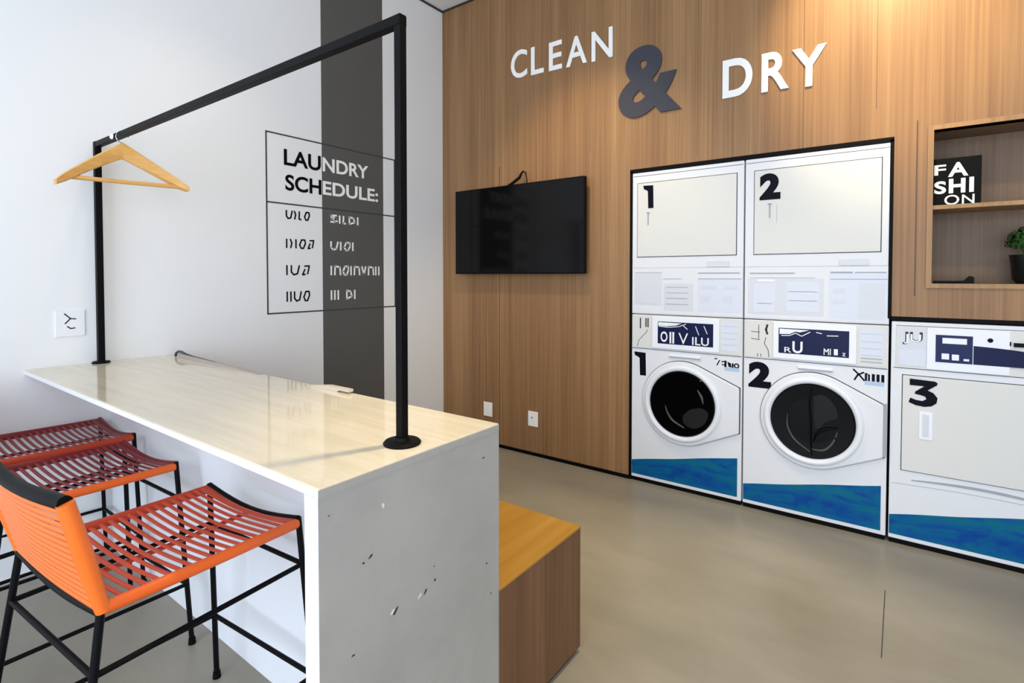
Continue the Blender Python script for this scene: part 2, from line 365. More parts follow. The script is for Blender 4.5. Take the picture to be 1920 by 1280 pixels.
rows = [('U)LO', 'SILDI', 1.714, 1.764, 2.016, 2.406), ('I)IO7', 'UIOI', 1.529, 1.583, 2.046, 2.363), ('IU7', 'INOINVNII', 1.357, 1.416, 2.012, 2.592), ('IIUO', 'III DI', 1.188, 1.248, 2.012, 2.376)]
for l, r_, z0, z1, e0, e1 in rows:
    b = MB(); scrawl(b, l, 1.855, e0, z0, z1); child(b, 'row_lettering', 'number')['label'] = 'dark lettering on the white paint'
    b = MB(); scrawl(b, r_, 2.178, e1, z0, z1, .0060); child(b, 'row_lettering', 'letter_white')['label'] = 'white lettering on the grey stripe'

# wall socket on left wall
t = thing('wall_socket', 'pale square wall socket with dark marks left of the far black post', 'socket', (XL, .775, 1.065))
MB().box(0, .006, -.065, .048, 0, .125, .003).build('plate', 'socket', t)
b = MB(); strokes(b, [[(-.03, .108), (-.008, .085), (.012, .082)], [(-.008, .085), (-.028, .062)], [(-.02, .048), (-.008, .038), (.008, .040)]], .006, .0026, 'YZ', .0012)
b.build('marks', 'seam', t)

# ---------------------------------------------------------------- raised letters on the wood
def letter(ch, box, m, bold, depth, label, group, shear=0, skew=0):
    b = MB(); text(b, ch, box, depth, 'XZ', YW, bold, shear, skew=skew)
    nm = 'ampersand' if ch == '&' else 'raised_letter'
    o = b.build(nm, m); reloc(o, ((box[0]+box[1])/2, YW, box[2])); tag(o, label, 'wall letter', group)
G = 'white letters of the words on the wood wall'
for ch, x0, x1, z0, z1, lb in [
    ('C', -2.425, -2.277, 2.838, 3.045, 'white letter C starting the word CLEAN on wood wall'),
    ('L', -2.240, -2.130, 2.832, 3.035, 'white letter L second in the word CLEAN on wood wall'),
    ('E', -2.083, -1.975, 2.826, 3.028, 'white letter E in the middle of the word CLEAN on wood wall'),
    ('A', -1.940, -1.775, 2.820, 3.020, 'white letter A of the word CLEAN on wood wall'),
    ('N', -1.738, -1.582, 2.812, 3.012, 'white letter N ending the word CLEAN on wood wall'),
    ('D', -.872, -.708, 2.392, 2.612, 'white letter D starting the word DRY above the machines'),
    ('R', -.660, -.520, 2.385, 2.600, 'white letter R in the middle of the word DRY above the machines'),
    ('Y', -.505, -.342, 2.372, 2.584, 'white letter Y ending the word DRY above the machines')]:
    letter(ch, (x0, x1, z0, z1), 'letter_white', .012 if z0 > 2.7 else .022, .012, lb, G)
letter('&', (-1.537, -1.118, 2.378, 2.828), 'letter_grey', .035, .012, 'large dark grey ampersand between the words CLEAN and DRY', None)

# ---------------------------------------------------------------- television
t = thing('television', 'flat black television mounted on the wood wall left of the machines', 'television', (-2.343, YW, 1.365))
TX, TH = .592, .666
MB().box(-TX, TX, -.080, -.045, 0, TH, .004).build('casing', 'black', t)
MB().box(-TX+.008, TX-.008, -.0812, -.0795, .010, TH-.008).build('screen', 'tv', t)
MB().box(-.2, .2, -.045, 0, .15, .5).build('wall_bracket', 'black_matt', t)
MB().tube([(-.10, -.055, TH-.01), (-.04, -.055, TH+.012), (.03, -.055, TH+.05), (.045, -.056, TH+.075), (.06, -.050, TH+.095), (.078, -.045, TH+.085), (.085, -.04, TH+.04), (.09, -.035, TH-.02)], [.009, .011, .011, .009, .007, .005, .004, .004], 8).build('cable', 'black', t, smooth=True)

# outlets on wood wall
for i, (x, z, lb) in enumerate([(-2.659, .285, 'blank cream wall plate low on wood wall just above the counter corner'), (-2.224, .276, 'white wall plate with a round hole right of the counter corner')]):
    t = thing('wall_plate', lb, 'wall plate', (x, YW, z-.056))
    MB().box(-.044, .044, -.007, 0, 0, .113, .003).build('plate', 'letter_white', t)
    if i: MB().lathe([(.008, -.0085), (.008, -.006)], (-.008, 0, .066), 'Y', 20).build('jack', 'text_grey', t)

# ---------------------------------------------------------------- machines
FY = YW   # front plane
MW = .688
def lbl_paper(t, specs):
    for (x0, x1, z0, z1, m) in specs:
        MB().box(x0, x1, -.0035, 0, z0, z1).build('sticker', m, t)
def prints(t, specs, m='text_grey'):
    b = MB()
    for (x0, x1, z0, z1) in specs: b.box(x0, x1, -.0046, -.003, z0, z1)
    b.build('print', m, t)

def outline(t, x0, x1, z0, z1, w=.0038, name='door_seam'):
    MB().box(x0-w, x1+w, -.0012, .001, z0-w, z1+w).build(name, 'seam', t)

def dryer(X0, num, numbox, door, variant, label):
    t = thing('tumble_dryer', label, 'dryer', (X0, FY, 1.102), 0, 'stacked dryers')
    h = 2.019-1.102
    MB().box(0, MW, 0, .62, .001, h, .003).build('body', 'white_enamel', t)
    MB().box(.004, MW-.004, -.001, .001, .893, .8955).build('top_seam', 'seam', t)
    x0, x1 = door; z0, z1 = 1.474-1.102, 1.948-1.102
    outline(t, x0, x1, z0, z1)
    d = MB().box(x0, x1, -.006, .0, z0, z1, .002).build('door', 'door_enamel', t)
    b = MB(); numeral(b, num, (numbox[0]-X0, numbox[1]-X0, numbox[2]-1.102, numbox[3]-1.102), -.006)
    b.build('number', 'number', d)
    hx = (numbox[0]+numbox[1])/2-X0
    b = MB(); b.box(hx-.003, hx+.003, -.010, -.005, .575, .655); b.box(hx-.011, hx+.011, -.010, -.005, .652, .656)
    if variant: b.box(hx+.035, hx+.037, -.0065, -.005, .545, .65)
    b.build('pull', 'text_grey', d)
    # lint and instruction panel under the door
    MB().box(.003, MW-.003, -.0025, 0, .008, .298, .001).build('lower_panel', 'white_enamel', t)
    if not variant:
        lbl_paper(t, [(.02, .20, .06, .268, 'grey_label'), (.215, .40, .03, .20, 'grey_label'), (.43, .680, .03, .235, 'lav_label')])
        prints(t, [(.48, .61, .302, .335)], 'grey_label')
        prints(t, [(.43, .67, .262, .268), (.02, .20, .268, .2705)])
        prints(t, [(.43, .68, .228, .232)] )
        prints(t, [(.23, .37, .175, .178), (.23, .37, .14, .143), (.23, .365, .105, .109), (.23, .37, .068, .072), (.21, .33, .228, .2305)])
        prints(t, [(.45, .54, .17, .19), (.58, .66, .17, .19), (.45, .50, .09, .13), (.58, .63, .09, .13)], 'grey_label')
        prints(t, [(.03, .165, .07, .22)], 'grey_label')
    else:
        lbl_paper(t, [(.02, .40, .03, .232, 'grey_label'), (.425, .68, .02, .262, 'lav_label')])
        prints(t, [(.47, .60, .302, .335)], 'grey_label')
        prints(t, [(.03, .26, .260, .266), (.43, .53, .262, .270), (.54, .675, .263, .268), (.43, .68, .229, .2325), (.03, .36, .236, .238)])
        prints(t, [(.07, .16, .216, .228)], 'panel_white')
        prints(t, [(.22, .38, .05, .215), (.05, .165, .04, .205)], 'lav_label')
        prints(t, [(.445, .50, .16, .18), (.445, .50, .10, .125), (.56, .67, .03, .21)], 'grey_label')
        prints(t, [(.23, .37, .16, .162), (.23, .37, .11, .112), (.07, .15, .09, .092)])
    MB().box(.004, MW-.004, -.0012, .001, .298, .3005).build('panel_seam', 'text_grey', t)

dryer(-1.437, '1', (-1.362, -1.292, 1.784, 1.932), (.037, .648), 0, 'white tumble dryer numbered 1 stacked above the left washing machine')
dryer(-.741, '2', (-.664, -.556, 1.779, 1.927), (.050, .648), 1, 'white tumble dryer numbered 2 stacked above the middle washing machine')

def smooth(P, n=6):
    P = [Vector(p) for p in P]; Q = [P[0]*2-P[1]]+P+[P[-1]*2-P[-2]]; out = []
    for i in range(1, len(Q)-2):
        a, b_, c, d_ = Q[i-1:i+3]
        for k in range(n):
            u = k/n; out.append(.5*((2*b_)+(c-a)*u+(2*a-5*b_+4*c-d_)*u*u+(3*b_-a-3*c+d_)*u**3))
    return out+[P[-1]]
def srad(R_, n=6): return [R_[i]+(R_[i+1]-R_[i])*k/n for i in range(len(R_)-1) for k in range(n)]+[R_[-1]]
def hull(pts):
    pts = sorted(set(pts)); 
    def half(p):
        h = []
        for q in p:
            while len(h) > 1 and (h[-1][0]-h[-2][0])*(q[1]-h[-2][1])-(h[-1][1]-h[-2][1])*(q[0]-h[-2][0]) <= 0: h.pop()
            h.append(q)
        return h[:-1]
    return half(pts)+half(pts[::-1])

def washer(X0, num, numbox, variant, label):
    t = thing('washing_machine', label, 'washing machine', (X0, FY, 0), 0, 'stacked washers')
    MB().box(0, MW, 0, .62, .024, 1.098, .004).build('body', 'white_enamel', t)
    MB().box(.003, MW-.003, .004, .55, 0, .024).build('plinth', 'black_matt', t)
    MB().box(.003, MW-.003, -.0022, .001, .8755, .8785).build('panel_seam', 'seam', t)
    # control panel
    bz = (.142, .560) if not variant else (.156, .553)
    p = MB().box(.006, MW-.006, -.003, 0, .884, 1.094, .001).build('control_panel', 'door_enamel', t)
    MB().box(bz[0], bz[1], -.012, 0, .888, 1.090, .004).build('bezel', 'panel_white', p)
    dx = (.181, .525) if not variant else (.185, .520)
    s_ = MB().box(dx[0], dx[1], -.0135, -.011, .920, 1.060, .001).build('display', 'navy_dark', p)
    # garbled lettering on the display
    b = MB(); rnd = random.Random(3+variant)
    yb = -.0135
    if not variant:
        text(b, 'O', (.20, .245, .932, .998), .0006, 'XZ', yb, .02); text(b, 'II', (.258, .288, .926, .998), .0006, 'XZ', yb, .03)
        text(b, 'V', (.315, .375, .925, .995), .0006, 'XZ', yb, -.005); text(b, 'ILU', (.40, .50, .926, .975), .0006, 'XZ', yb, .01)
        strokes(b, [[(.19, 1.030), (.25, 1.026), (.32, 1.035), (.36, 1.052)], [(.34, 1.045), (.37, 1.02)], [(.42, 1.04), (.44, .99)], [(.47, 1.045), (.49, 1.0)]], yb, .0022)
        b.prism([(.185, 1.034), (.185, 1.056), (.335, 1.054), (.30, 1.040), (.24, 1.032)], yb-.0006, yb)
    else:
        text(b, 'U', (.255, .305, .925, .990), .0006, 'XZ', yb, .02); text(b, 'R', (.215, .250, .926, .955), .0006, 'XZ', yb, .005)
        text(b, 'MI', (.405, .438, .928, .962), .0006, 'XZ', yb, .015); text(b, 'I', (.452, .470, .930, .962), .0006, 'XZ', yb, .03)
        text(b, 'z', (.490, .505, .928, .945), .0006, 'XZ', yb, .01)
        strokes(b, [[(.20, 1.018), (.24, 1.02), (.27, 1.035), (.30, 1.02), (.34, 1.045)], [(.37, 1.045), (.395, 1.04)], [(.42, 1.03), (.47, 1.032)]], yb, .0022)
        b.prism([(.190, 1.026), (.190, 1.056), (.335, 1.054), (.29, 1.040), (.27, 1.044), (.24, 1.028)], yb-.0006, yb)
    b.build('display_print', 'panel_white', s_)
    # left scribbles and right label
    if not variant:
        b = MB(); strokes(b, [[(.060, 1.075), (.060, 1.01)], [(.098, 1.075), (.098, 1.02)], [(.112, 1.075), (.112, 1.02)]], -.003, .004); strokes(b, [[(.105, .99), (.05, .93), (.04, .89)], [(.105, 1.005), (.105, .99)]], -.003, .0015)
    else:
        b = MB(); strokes(b, [[(.125, 1.072), (.118, 1.045), (.125, 1.02)], ], -.003, .0055); strokes(b, [[(.118, 1.0), (.11, .965), (.13, .93), (.135, .89)], [(.04, 1.03), (.085, 1.028)], [(.04, .99), (.085, .985)], [(.08, 1.07), (.08, .99)], [(.075, .905), (.075, .89)], [(.092, .905), (.092, .89)]], -.003, .0016)
    b.build('slot_marks', 'seam', p)
    MB().box(.568, .664, -.0042, -.002, .905 if not variant else .93, 1.078).build('sticker', 'lav_label', p)
    b = MB()
    for z in (.94, .975, 1.01, 1.05): b.box(.572, .66, -.0048, -.004, z, z+.0015)
    if variant: b.box(.572, .662, -.0048, -.003, .922, .926); b.box(.572, .662, -.0048, -.003, .905, .909)
    b.build('print', 'text_grey', p)
    # pocket handle under the panel
    hx0, hx1 = (.25, .45) if not variant else (.28, .45)
    hd = MB().box(hx0, hx1, -.010, 0, .842, .858, .003).build('detergent_handle', 'panel_white', t)
    MB().box(hx0+.004, hx1-.004, -.009, .0, .836, .842).build('handle_shadow_gap', 'text_grey', hd)
    # door with hinge tab
    cx, cz = (.339, .555) if not variant else (.353, .563)
    tab = [(.676, .692), (.676, .424)]
    circ = [(cx+.258*math.cos(a), cz+.262*math.sin(a)) for a in [k*math.pi/48 for k in range(96)]]
    def scaled(pts, d):
        return [(cx+(x-cx)*(1+d/.26), cz+(z-cz)*(1+d/.26)) for x, z in pts]
    hp = hull(circ+tab)
    d = MB().prism(hp, -.018, 0).build('door', 'white_enamel', t, smooth=True, bevel=.010)
    g = MB().prism([(min(x, .684), z) for x, z in scaled(hp, .003)], -.0022, 0).build('door_seam', 'seam', t)
    prof = [(.240, -.017), (.238, -.027), (.230, -.036), (.221, -.038), (.211, -.034), (.204, -.026), (.202, -.014)]
    MB().lathe(prof, (cx, 0, cz), 'Y', 96).build('ring', 'ring', d, smooth=True)
    gl = MB().lathe([(.203, -.022), (.196, -.028), (.17, -.026), (.12, -.022), (.06, -.019), (.0001, -.018)], (cx, 0, cz), 'Y', 96).build('porthole', 'glass_dark', d, smooth=True)
    # drum seen in the glass
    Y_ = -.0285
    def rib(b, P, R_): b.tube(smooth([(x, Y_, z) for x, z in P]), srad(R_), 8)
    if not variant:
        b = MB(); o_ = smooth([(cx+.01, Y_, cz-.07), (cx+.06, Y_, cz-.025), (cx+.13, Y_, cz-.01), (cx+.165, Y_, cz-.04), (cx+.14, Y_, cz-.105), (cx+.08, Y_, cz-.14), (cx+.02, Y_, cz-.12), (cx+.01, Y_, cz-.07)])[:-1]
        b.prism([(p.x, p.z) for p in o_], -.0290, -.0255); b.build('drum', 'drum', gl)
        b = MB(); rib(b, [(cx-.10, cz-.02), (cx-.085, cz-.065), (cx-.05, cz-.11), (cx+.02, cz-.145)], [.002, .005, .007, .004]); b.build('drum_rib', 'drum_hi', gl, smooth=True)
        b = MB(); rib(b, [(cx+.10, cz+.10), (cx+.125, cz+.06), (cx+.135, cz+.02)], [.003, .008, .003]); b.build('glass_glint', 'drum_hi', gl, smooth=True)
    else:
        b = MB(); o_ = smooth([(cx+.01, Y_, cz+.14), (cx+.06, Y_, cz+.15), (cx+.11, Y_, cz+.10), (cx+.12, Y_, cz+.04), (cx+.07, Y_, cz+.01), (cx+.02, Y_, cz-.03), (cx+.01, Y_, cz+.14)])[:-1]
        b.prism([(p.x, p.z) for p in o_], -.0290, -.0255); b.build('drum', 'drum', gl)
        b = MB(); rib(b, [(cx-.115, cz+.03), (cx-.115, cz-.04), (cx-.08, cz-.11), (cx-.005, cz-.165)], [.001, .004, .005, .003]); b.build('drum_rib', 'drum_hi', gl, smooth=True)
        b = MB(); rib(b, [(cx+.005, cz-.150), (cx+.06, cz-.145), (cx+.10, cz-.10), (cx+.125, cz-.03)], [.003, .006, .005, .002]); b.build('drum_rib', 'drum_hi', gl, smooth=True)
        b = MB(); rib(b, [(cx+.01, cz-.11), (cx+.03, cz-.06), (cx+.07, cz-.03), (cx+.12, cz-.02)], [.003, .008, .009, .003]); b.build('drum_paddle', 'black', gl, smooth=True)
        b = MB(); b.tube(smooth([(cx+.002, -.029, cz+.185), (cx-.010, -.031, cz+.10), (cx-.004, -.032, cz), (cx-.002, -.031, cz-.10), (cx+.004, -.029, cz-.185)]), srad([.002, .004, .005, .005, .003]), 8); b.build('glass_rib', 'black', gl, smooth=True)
    if variant: MB().box(.668, .686, -.017, 0, .43, .70, .002).build('hinge', 'text_grey', t)
    # number, small logo
    b = MB(); numeral(b, num, tuple(v-(X0 if i < 2 else 0) for i, v in enumerate(numbox)), 0)
    b.build('number', 'number', t)
    b = MB()
    if not variant:
        strokes(b, [[(.532, .852), (.545, .854)], [(.560, .845), (.545, .815)], [(.572, .838), (.595, .842)], [(.575, .822), (.592, .818)]], 0, .0032)
        b.box(.588, .600, -.001, 0, .808, .846).prism([(.604, .842), (.625, .832), (.628, .808), (.612, .812)], -.001, 0).box(.630, .640, -.001, 0, .808, .834)
        text(b, 'O', (.641, .672, .806, .836), .001, 'XZ', 0, .05)
    else:
        strokes(b, [[(.540, .862), (.566, .835), (.588, .808)], [(.545, .808), (.560, .836), (.585, .850)]], 0, .0040)
        b.box(.590, .600, -.001, 0, .806, .848).prism([(.600, .848), (.612, .840), (.612, .806), (.604, .806), (.604, .836)], -.001, 0)
        for q_ in (.620, .640, .660): b.box(q_, q_+.013, -.001, 0, .806, .846)
    b.build('logo', 'number', t)
    MB().box(.59, .672, -.0012, 0, .787, .808).build('logo_bar', 'light_blue', t)
    # sea print along the foot
    b = MB(); top = []
    for k in range(25):
        u = k/24; top.append((.004+u*(MW-.026), .134+.143*u+.0015*math.sin(u*11+variant)))
    b.prism([(.004, .046), (MW-.022, .046)]+top[::-1], -.0018, 0)
    b.build('sea_print', 'water', t)

washer(-1.437, '1', (-1.420, -1.338, .701, .853), 0, 'white front-loading washer numbered 1 beside the wood wall at left')
washer(-.741, '2', (-.714, -.594, .708, .857), 1, 'white front-loading washer numbered 2 between machines 1 and 3')

# machine 3: single dryer
X0 = -.042; WID = .70
t = thing('tumble_dryer', 'white machine numbered 3 with square door and navy swoosh panel, below the niche', 'dryer', (X0, FY, 0))
MB().box(0, WID, 0, .62, .024, 1.122, .004).build('body', 'white_enamel', t)
MB().box(.003, WID-.003, .004, .55, 0, .024).build('plinth', 'black_matt', t)
p = MB().box(.020, WID-.004, -.004, 0, .893, 1.100, .001).build('control_panel', 'door_enamel', t)
MB().box(.01, WID-.002, -.0012, .001, .889, .8915).box(.02, WID-.002, -.0012, .001, 1.1015, 1.1035).build('panel_seam', 'seam', t)
MB().box(.141, .440, -.010, 0, .896, 1.098, .002).build('bezel', 'panel_white', p)
q = MB().box(.030, .139, -.0055, -.003, .905, 1.095).build('sticker', 'grey_label', p)
MB().box(.030, .139, -.0062, -.005, .905, .985).build('sticker_band', 'lav_label', q)
b = MB(); text(b, 'JU', (.045, .125, 1.01, 1.073), .0006, 'XZ', -.0056, .03); b.build('glyphs', 'seam', q)
b = MB(); text(b, 'JU', (.051, .119, 1.014, 1.062), .0006, 'XZ', -.0063, .01); b.build('glyph_fill', 'panel_white', q)
dsp = MB().box(.175, .311, -.0118, -.0095, .935, 1.066).build('display', 'navy', p)
b = MB().box(.200, .290, -.0126, -.0115, 1.026, 1.053).box(.198, .226, -.0126, -.0115, .950, .978).box(.236, .262, -.0126, -.0115, .948, .976).box(.279, .299, -.0126, -.0115, .948, .958)
b.build('display_print', 'panel_white', dsp)
b = MB(); pts = [(.314, .935), (.314, 1.022)]
for k in range(1, 13): u = k/12; pts.append((.314+u*.37, 1.022-.055*u+.012*math.sin(u*math.pi)))
pts.append((.684, .935)); b.prism(pts, -.0114, -.0035); b.build('swoosh', 'navy_dark', p)
b = MB().lathe([(.010, -.013), (.010, -.009)], (.372, 0, 1.052), 'Y', 20).box(.452, .60, -.012, -.004, 1.028, 1.046).box(.438, .443, -.012, -.004, 1.032, 1.05)
b.build('indicator', 'black', p)
dx0, dx1, dz0, dz1 = .049, .653, .380, .856
outline(t, dx0, dx1, dz0, dz1, .003)
d = MB().box(dx0, dx1, -.008, 0, dz0, dz1, .004).build('door', 'door_enamel', t)
b = MB(); numeral(b, '3', (.074, .186, .709, .842), -.008); b.build('number', 'number', d)
hd = MB().box(.116, .170, -.0125, -.007, .548, .685, .002).build('handle', 'panel_white', d)
MB().box(.129, .155, -.0132, -.012, .562, .672).build('handle_recess', 'grey_label', hd)
b = MB(); ar = [(.09+.56*k/16, .337+.022*math.sin(k/16*math.pi)-.01*k/16) for k in range(17)]
b.prism(ar+[(x, z-.005-.008*math.sin(k/16*math.pi)) for k, (x, z) in reversed(list(enumerate(ar)))], -.0022, 0)
ar2 = [(.01+.68*k/16, .306+.012*math.sin(k/16*math.pi)) for k in range(17)]
b.prism(ar2+[(x, z-.002) for x, z in ar2[::-1]], -.0012, 0)
b.build('moulded_line', 'text_grey', t)
b = MB(); top = [(.003+(k/24)*(WID-.006), .142+.150*k/24+.0015*math.sin(k*.5)) for k in range(25)]
b.prism([(.003, .046), (WID-.003, .046)]+top[::-1], -.0018, 0); b.build('sea_print', 'water', t)

# ---------------------------------------------------------------- niche contents
t = thing('fashion_sign', 'black block sign lettered FASHION in white standing on the niche shelf', 'sign', (.115, YW+.075, 1.692))
MB().box(0, .180, 0, .035, 0, .232, .002).build('block', 'black_matt', t)
b = MB()
text(b, 'F', (.003, .048, .152, .202), .001, 'XZ', 0, .02); text(b, 'A', (.056, .132, .140, .208), .001, 'XZ', 0, .03)
text(b, 'S', (.004, .050, .060, .122), .001, 'XZ', 0, .03); text(b, 'H', (.060, .122, .060, .130), .001, 'XZ', 0, .04); text(b, 'I', (.136, .153, .060, .132), .001, 'XZ', 0, .04)
text(b, 'O', (.044, .100, .004, .052), .001, 'XZ', 0, .008); text(b, 'N', (.110, .156, .006, .050), .001, 'XZ', 0, .008)
b.build('lettering', 'letter_white', t)
t = thing('black_tray', 'thin black strip with raised right tip lying on the niche floor', 'tray', (.125, YW+.06, NZ0))
b = MB().box(0, .10, 0, .10, 0, .012, .002); b.prism([(.10, 0), (.150, .0), (.150, .030), (.138, .036), (.118, .014), (.10, .012)], 0, .10); b.build('strip', 'black', t)
t = thing('potted_plant', 'bushy green plant in a black pot at the right edge of the niche', 'plant', (.478, YW+.135, NZ0))
MB().lathe([(.045, 0), (.062, .02), (.072, .12), (.076, .135), (.070, .135), (.064, .11), (.0001, .11)], (0, 0, 0), 'Z', 40).build('pot', 'pot', t, smooth=True)
b = MB(); rnd = random.Random(11)
for k in range(640):
    th = rnd.uniform(0, 6.283); ph = math.acos(rnd.uniform(-.35, 1)); rr = .088*rnd.uniform(.55, 1.0)
    c = Vector((rr*math.sin(ph)*math.cos(th), rr*math.sin(ph)*math.sin(th), .195+rr*.85*math.cos(ph)))
    nrm = (c-Vector((0, 0, .19))).normalized(); u = nrm.orthogonal().normalized(); v = nrm.cross(u); a = rnd.uniform(0, 6.28)
    u, v = u*math.cos(a)+v*math.sin(a), v*math.cos(a)-u*math.sin(a); l = rnd.uniform(.010, .017)
    P = [c-u*l, c-v*l*.45+nrm*.003, c+u*l+nrm*.004, c+v*l*.45+nrm*.003]
    b.bm.faces.new([b.bm.verts.new(x) for x in P])
o = b.build('foliage', 'leaf', t)
b = MB()
for k in range(9):
    a = k*.7; b.tube([(0, 0, .10), (.03*math.cos(a), .03*math.sin(a), .16), (.06*math.cos(a), .06*math.sin(a), .21)], .002, 6)
b.build('stems', 'leaf', t)

# ---------------------------------------------------------------- counter
CY0, CY1, CH, CXR = .602, 1.179, .931, -.920
t = thing('counter', 'long white counter with glossy cream stone top running to the left wall', 'counter', (CXR, (CY0+CY1)/2, 0))
def cchild(mb, name, m, **k):
    o = mb.build(name, m, t, **k); o.data.transform(Matrix.Translation(-Vector(t.location))); return o
cchild(MB().box(XL, CXR, CY0, CY1, CH-.020, CH-.004), 'slab_edge', 'counter_white', bevel=.001)
cchild(MB().box(XL, CXR-.0005, CY0+.0015, CY1-.001, CH-.004, CH), 'countertop', 'counter_top', bevel=.001)
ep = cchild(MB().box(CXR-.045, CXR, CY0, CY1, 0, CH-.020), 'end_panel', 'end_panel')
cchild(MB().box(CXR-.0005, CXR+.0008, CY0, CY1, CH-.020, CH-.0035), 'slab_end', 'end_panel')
cchild(MB().box(XL, CXR-.045, .915, CY1-.002, 0, CH-.020), 'modesty_panel', 'counter_white')
cchild(MB().box(CXR-.046, CXR-.0005, CY0-.001, CY0+.002, 0, CH-.020), 'front_edge', 'counter_white')
b = MB()
def chip(y, z, l, w_, ang):
    l *= .75; w_ *= .7
    n = 9; pts = []
    for k in range(n):
        a = 2*math.pi*k/n; rr = 1+.25*math.sin(k*2.3+y*40); u, v = l*rr*math.cos(a), w_*rr*math.sin(a)
        pts.append((y+u*math.cos(ang)-v*math.sin(ang), z+u*math.sin(ang)+v*math.cos(ang)))
    b.prism(pts, CXR-.0002, CXR+.0012, 'YZ')
for c in [(.728, .744, .009, .0028, .5), (.709, .737, .0035, .003, 0), (.922, .601, .004, .004, .3), (.890, .588, .010, .003, .9), (.796, .588, .013, .004, .75), (1.11, .852, .007, .002, 0), (1.123, .553, .003, .003, 0), (.681, .553, .005, .002, 0), (.920, .636, .002, .002, 0), (1.142, .46, .003, .002, 0), (.625, .87, .003, .001, .4)]: chip(*c)
o = cchild(b, 'chips', 'scuff'); 
b = MB(); chip(.763, .842, .004, .008, .1); chip(.788, .590, .009, .004, .8); chip(.872, .586, .010, .002, .7); cchild(b, 'pale_chips', 'scuff_light')

# bench behind the counter
t = thing('bench', 'low wooden box bench with yellow pine top behind the counter', 'bench', (-.917, 1.42, 0))
bx0 = XL+.917
MB().box(bx0+.01, -.012, -.24, .222, 0, .03).build('kick_base', 'black_matt', t)
MB().box(bx0, 0, -.2405, .229, .020, .450).build('carcass', 'bench_side', t)
MB().box(bx0, .001, -.2405, .230, .4495, .456).build('seat_top', 'bench_top', t)

# clothes rail
t = thing('clothes_rail', 'tall black square-tube clothes rail standing on the counter', 'clothes rail', (-1.003, .893, CH))
P1, P0, ZP = Vector((0, 0, 0)), Vector((-2.104, -.022, 0)), 1.968-CH
hs = .0108
MB().tube([P1+Vector((0, 0, .006)), P1+Vector((0, 0, ZP+.02))], hs*1.02, square=True, up=Vector((0, 1, 0))).build('post', 'black', t, bevel=.002)
MB().tube([P0+Vector((0, 0, .006)), P0+Vector((0, 0, ZP+.02))], hs*1.25, square=True, up=Vector((0, 1, 0))).build('post', 'black', t, bevel=.002)
MB().tube([P0+Vector((-hs*1.2, 0, ZP+.006)), P1+Vector((hs, 0, ZP+.006))], hs*1.15, square=True).build('top_bar', 'black', t, bevel=.002)
for P, r_ in ((P1, .046), (P0, .036)):
    MB().lathe([(r_, 0), (r_+.001, .004), (r_*.92, .009), (r_*.45, .011), (r_*.40, .018)], P, 'Z', 40).build('flange', 'black', t, smooth=True)

# hanger
t = thing('clothes_hanger', 'light wooden clothes hanger hanging near the far end of the black rail', 'hanger', (-2.80, .877, 1.93))
def arm(sgn, L_, zt):
    b = MB(); n = 14; prev = None
    for k in range(n+1):
        u = k/n; y = sgn*L_*u; zc = -.026-(.0-zt)*0 + zt*(u**1.08)*1.0
        hh = (.036*(1-u)+.017*u)*(1 if u < .9 else 1-(u-.9)*4); th = .009+.012*u; xo = .045*u*u
        ring = [b.bm.verts.new((xo+dx*th, y, zc+dz*hh)) for dx, dz in ((-1, -1), (-.6, -1.0), (.6, -1.0), (1, -.8), (1, .8), (.6, 1), (-.6, 1), (-1, .8))]
        if prev:
            for j in range(8): b.bm.faces.new((prev[j], prev[(j+1) % 8], ring[(j+1) % 8], ring[j]))
        else: b.bm.faces.new(ring[::-1])
        prev = ring
    b.bm.faces.new(prev); return b
arm(-1, .245, -.175).build('arm', 'hanger_wood', t, smooth=True)
arm(1, .245, -.142).build('arm', 'hanger_wood', t, smooth=True)
MB().tube([(.028, -.195, -.172), (.02, 0, -.166), (.034, .232, -.160)], .0095, 12).build('trouser_bar', 'hanger_wood', t, smooth=True)
hk = [(0, 0, .0)]+[(0, .0+.023*math.cos(a)*1, .038+.026*math.sin(a)) for a in [R(-90+k*20) for k in range(1, 14)]]
MB().tube([(0, 0, -.01), (0, 0, .008)]+[(0, -.024*math.sin(a), .034-.026*math.cos(a)) for a in [R(-10*0+k*20) for k in range(1, 14)]], .0022, 8).build('hook', 'chrome', t, smooth=True)
t = thing('rail_clip', 'small white round clip on the black rail above the wooden hanger', 'clip', (-2.862, .870-.0145, 1.973))
MB().lathe([(.0001, -.006), (.009, -.005), (.013, 0), (.013, .003)], (0, 0, 0), 'Y', 20).build('button', 'panel_white', t, smooth=True)

# board and cable along the rear edge of the counter
t = thing('folded_board', 'grey-brown narrow board resting along the rear edge of the counter', 'board', (-2.6, 1.153, CH))
b = MB(); n = 16; pts = []
for k in range(n+1): u = k/n; pts.append((-.39+.80*u, .022*(1-u)**.8+.001))
b.prism([(-.39, .0), (.41, .0)]+pts[::-1], .004, .026); b.build('board', 'taupe', t)
MB().tube([(-.43, .012, .004), (-.425, .012, .018), (-.40, .013, .031), (-.36, .014, .032), (-.31, .014, .024), (-.20, .014, .0185), (.0, .014, .0135)], [.006, .006, .006, .0055, .005, .003, .002], 8).build('cable', 'cable', t, smooth=True)
t = thing('wooden_ledge', 'pale wood ledge end showing over the counter in front of the grey stripe', 'ledge', (-1.70, 1.145, CH))
b = MB(); b.prism([(-.13, 0), (.055, 0), (.070, .007), (.125, .007), (.125, .0165), (.0, .0165), (-.13, .0005)], .010, .030); b.build('ledge', 'pale_wood', t)

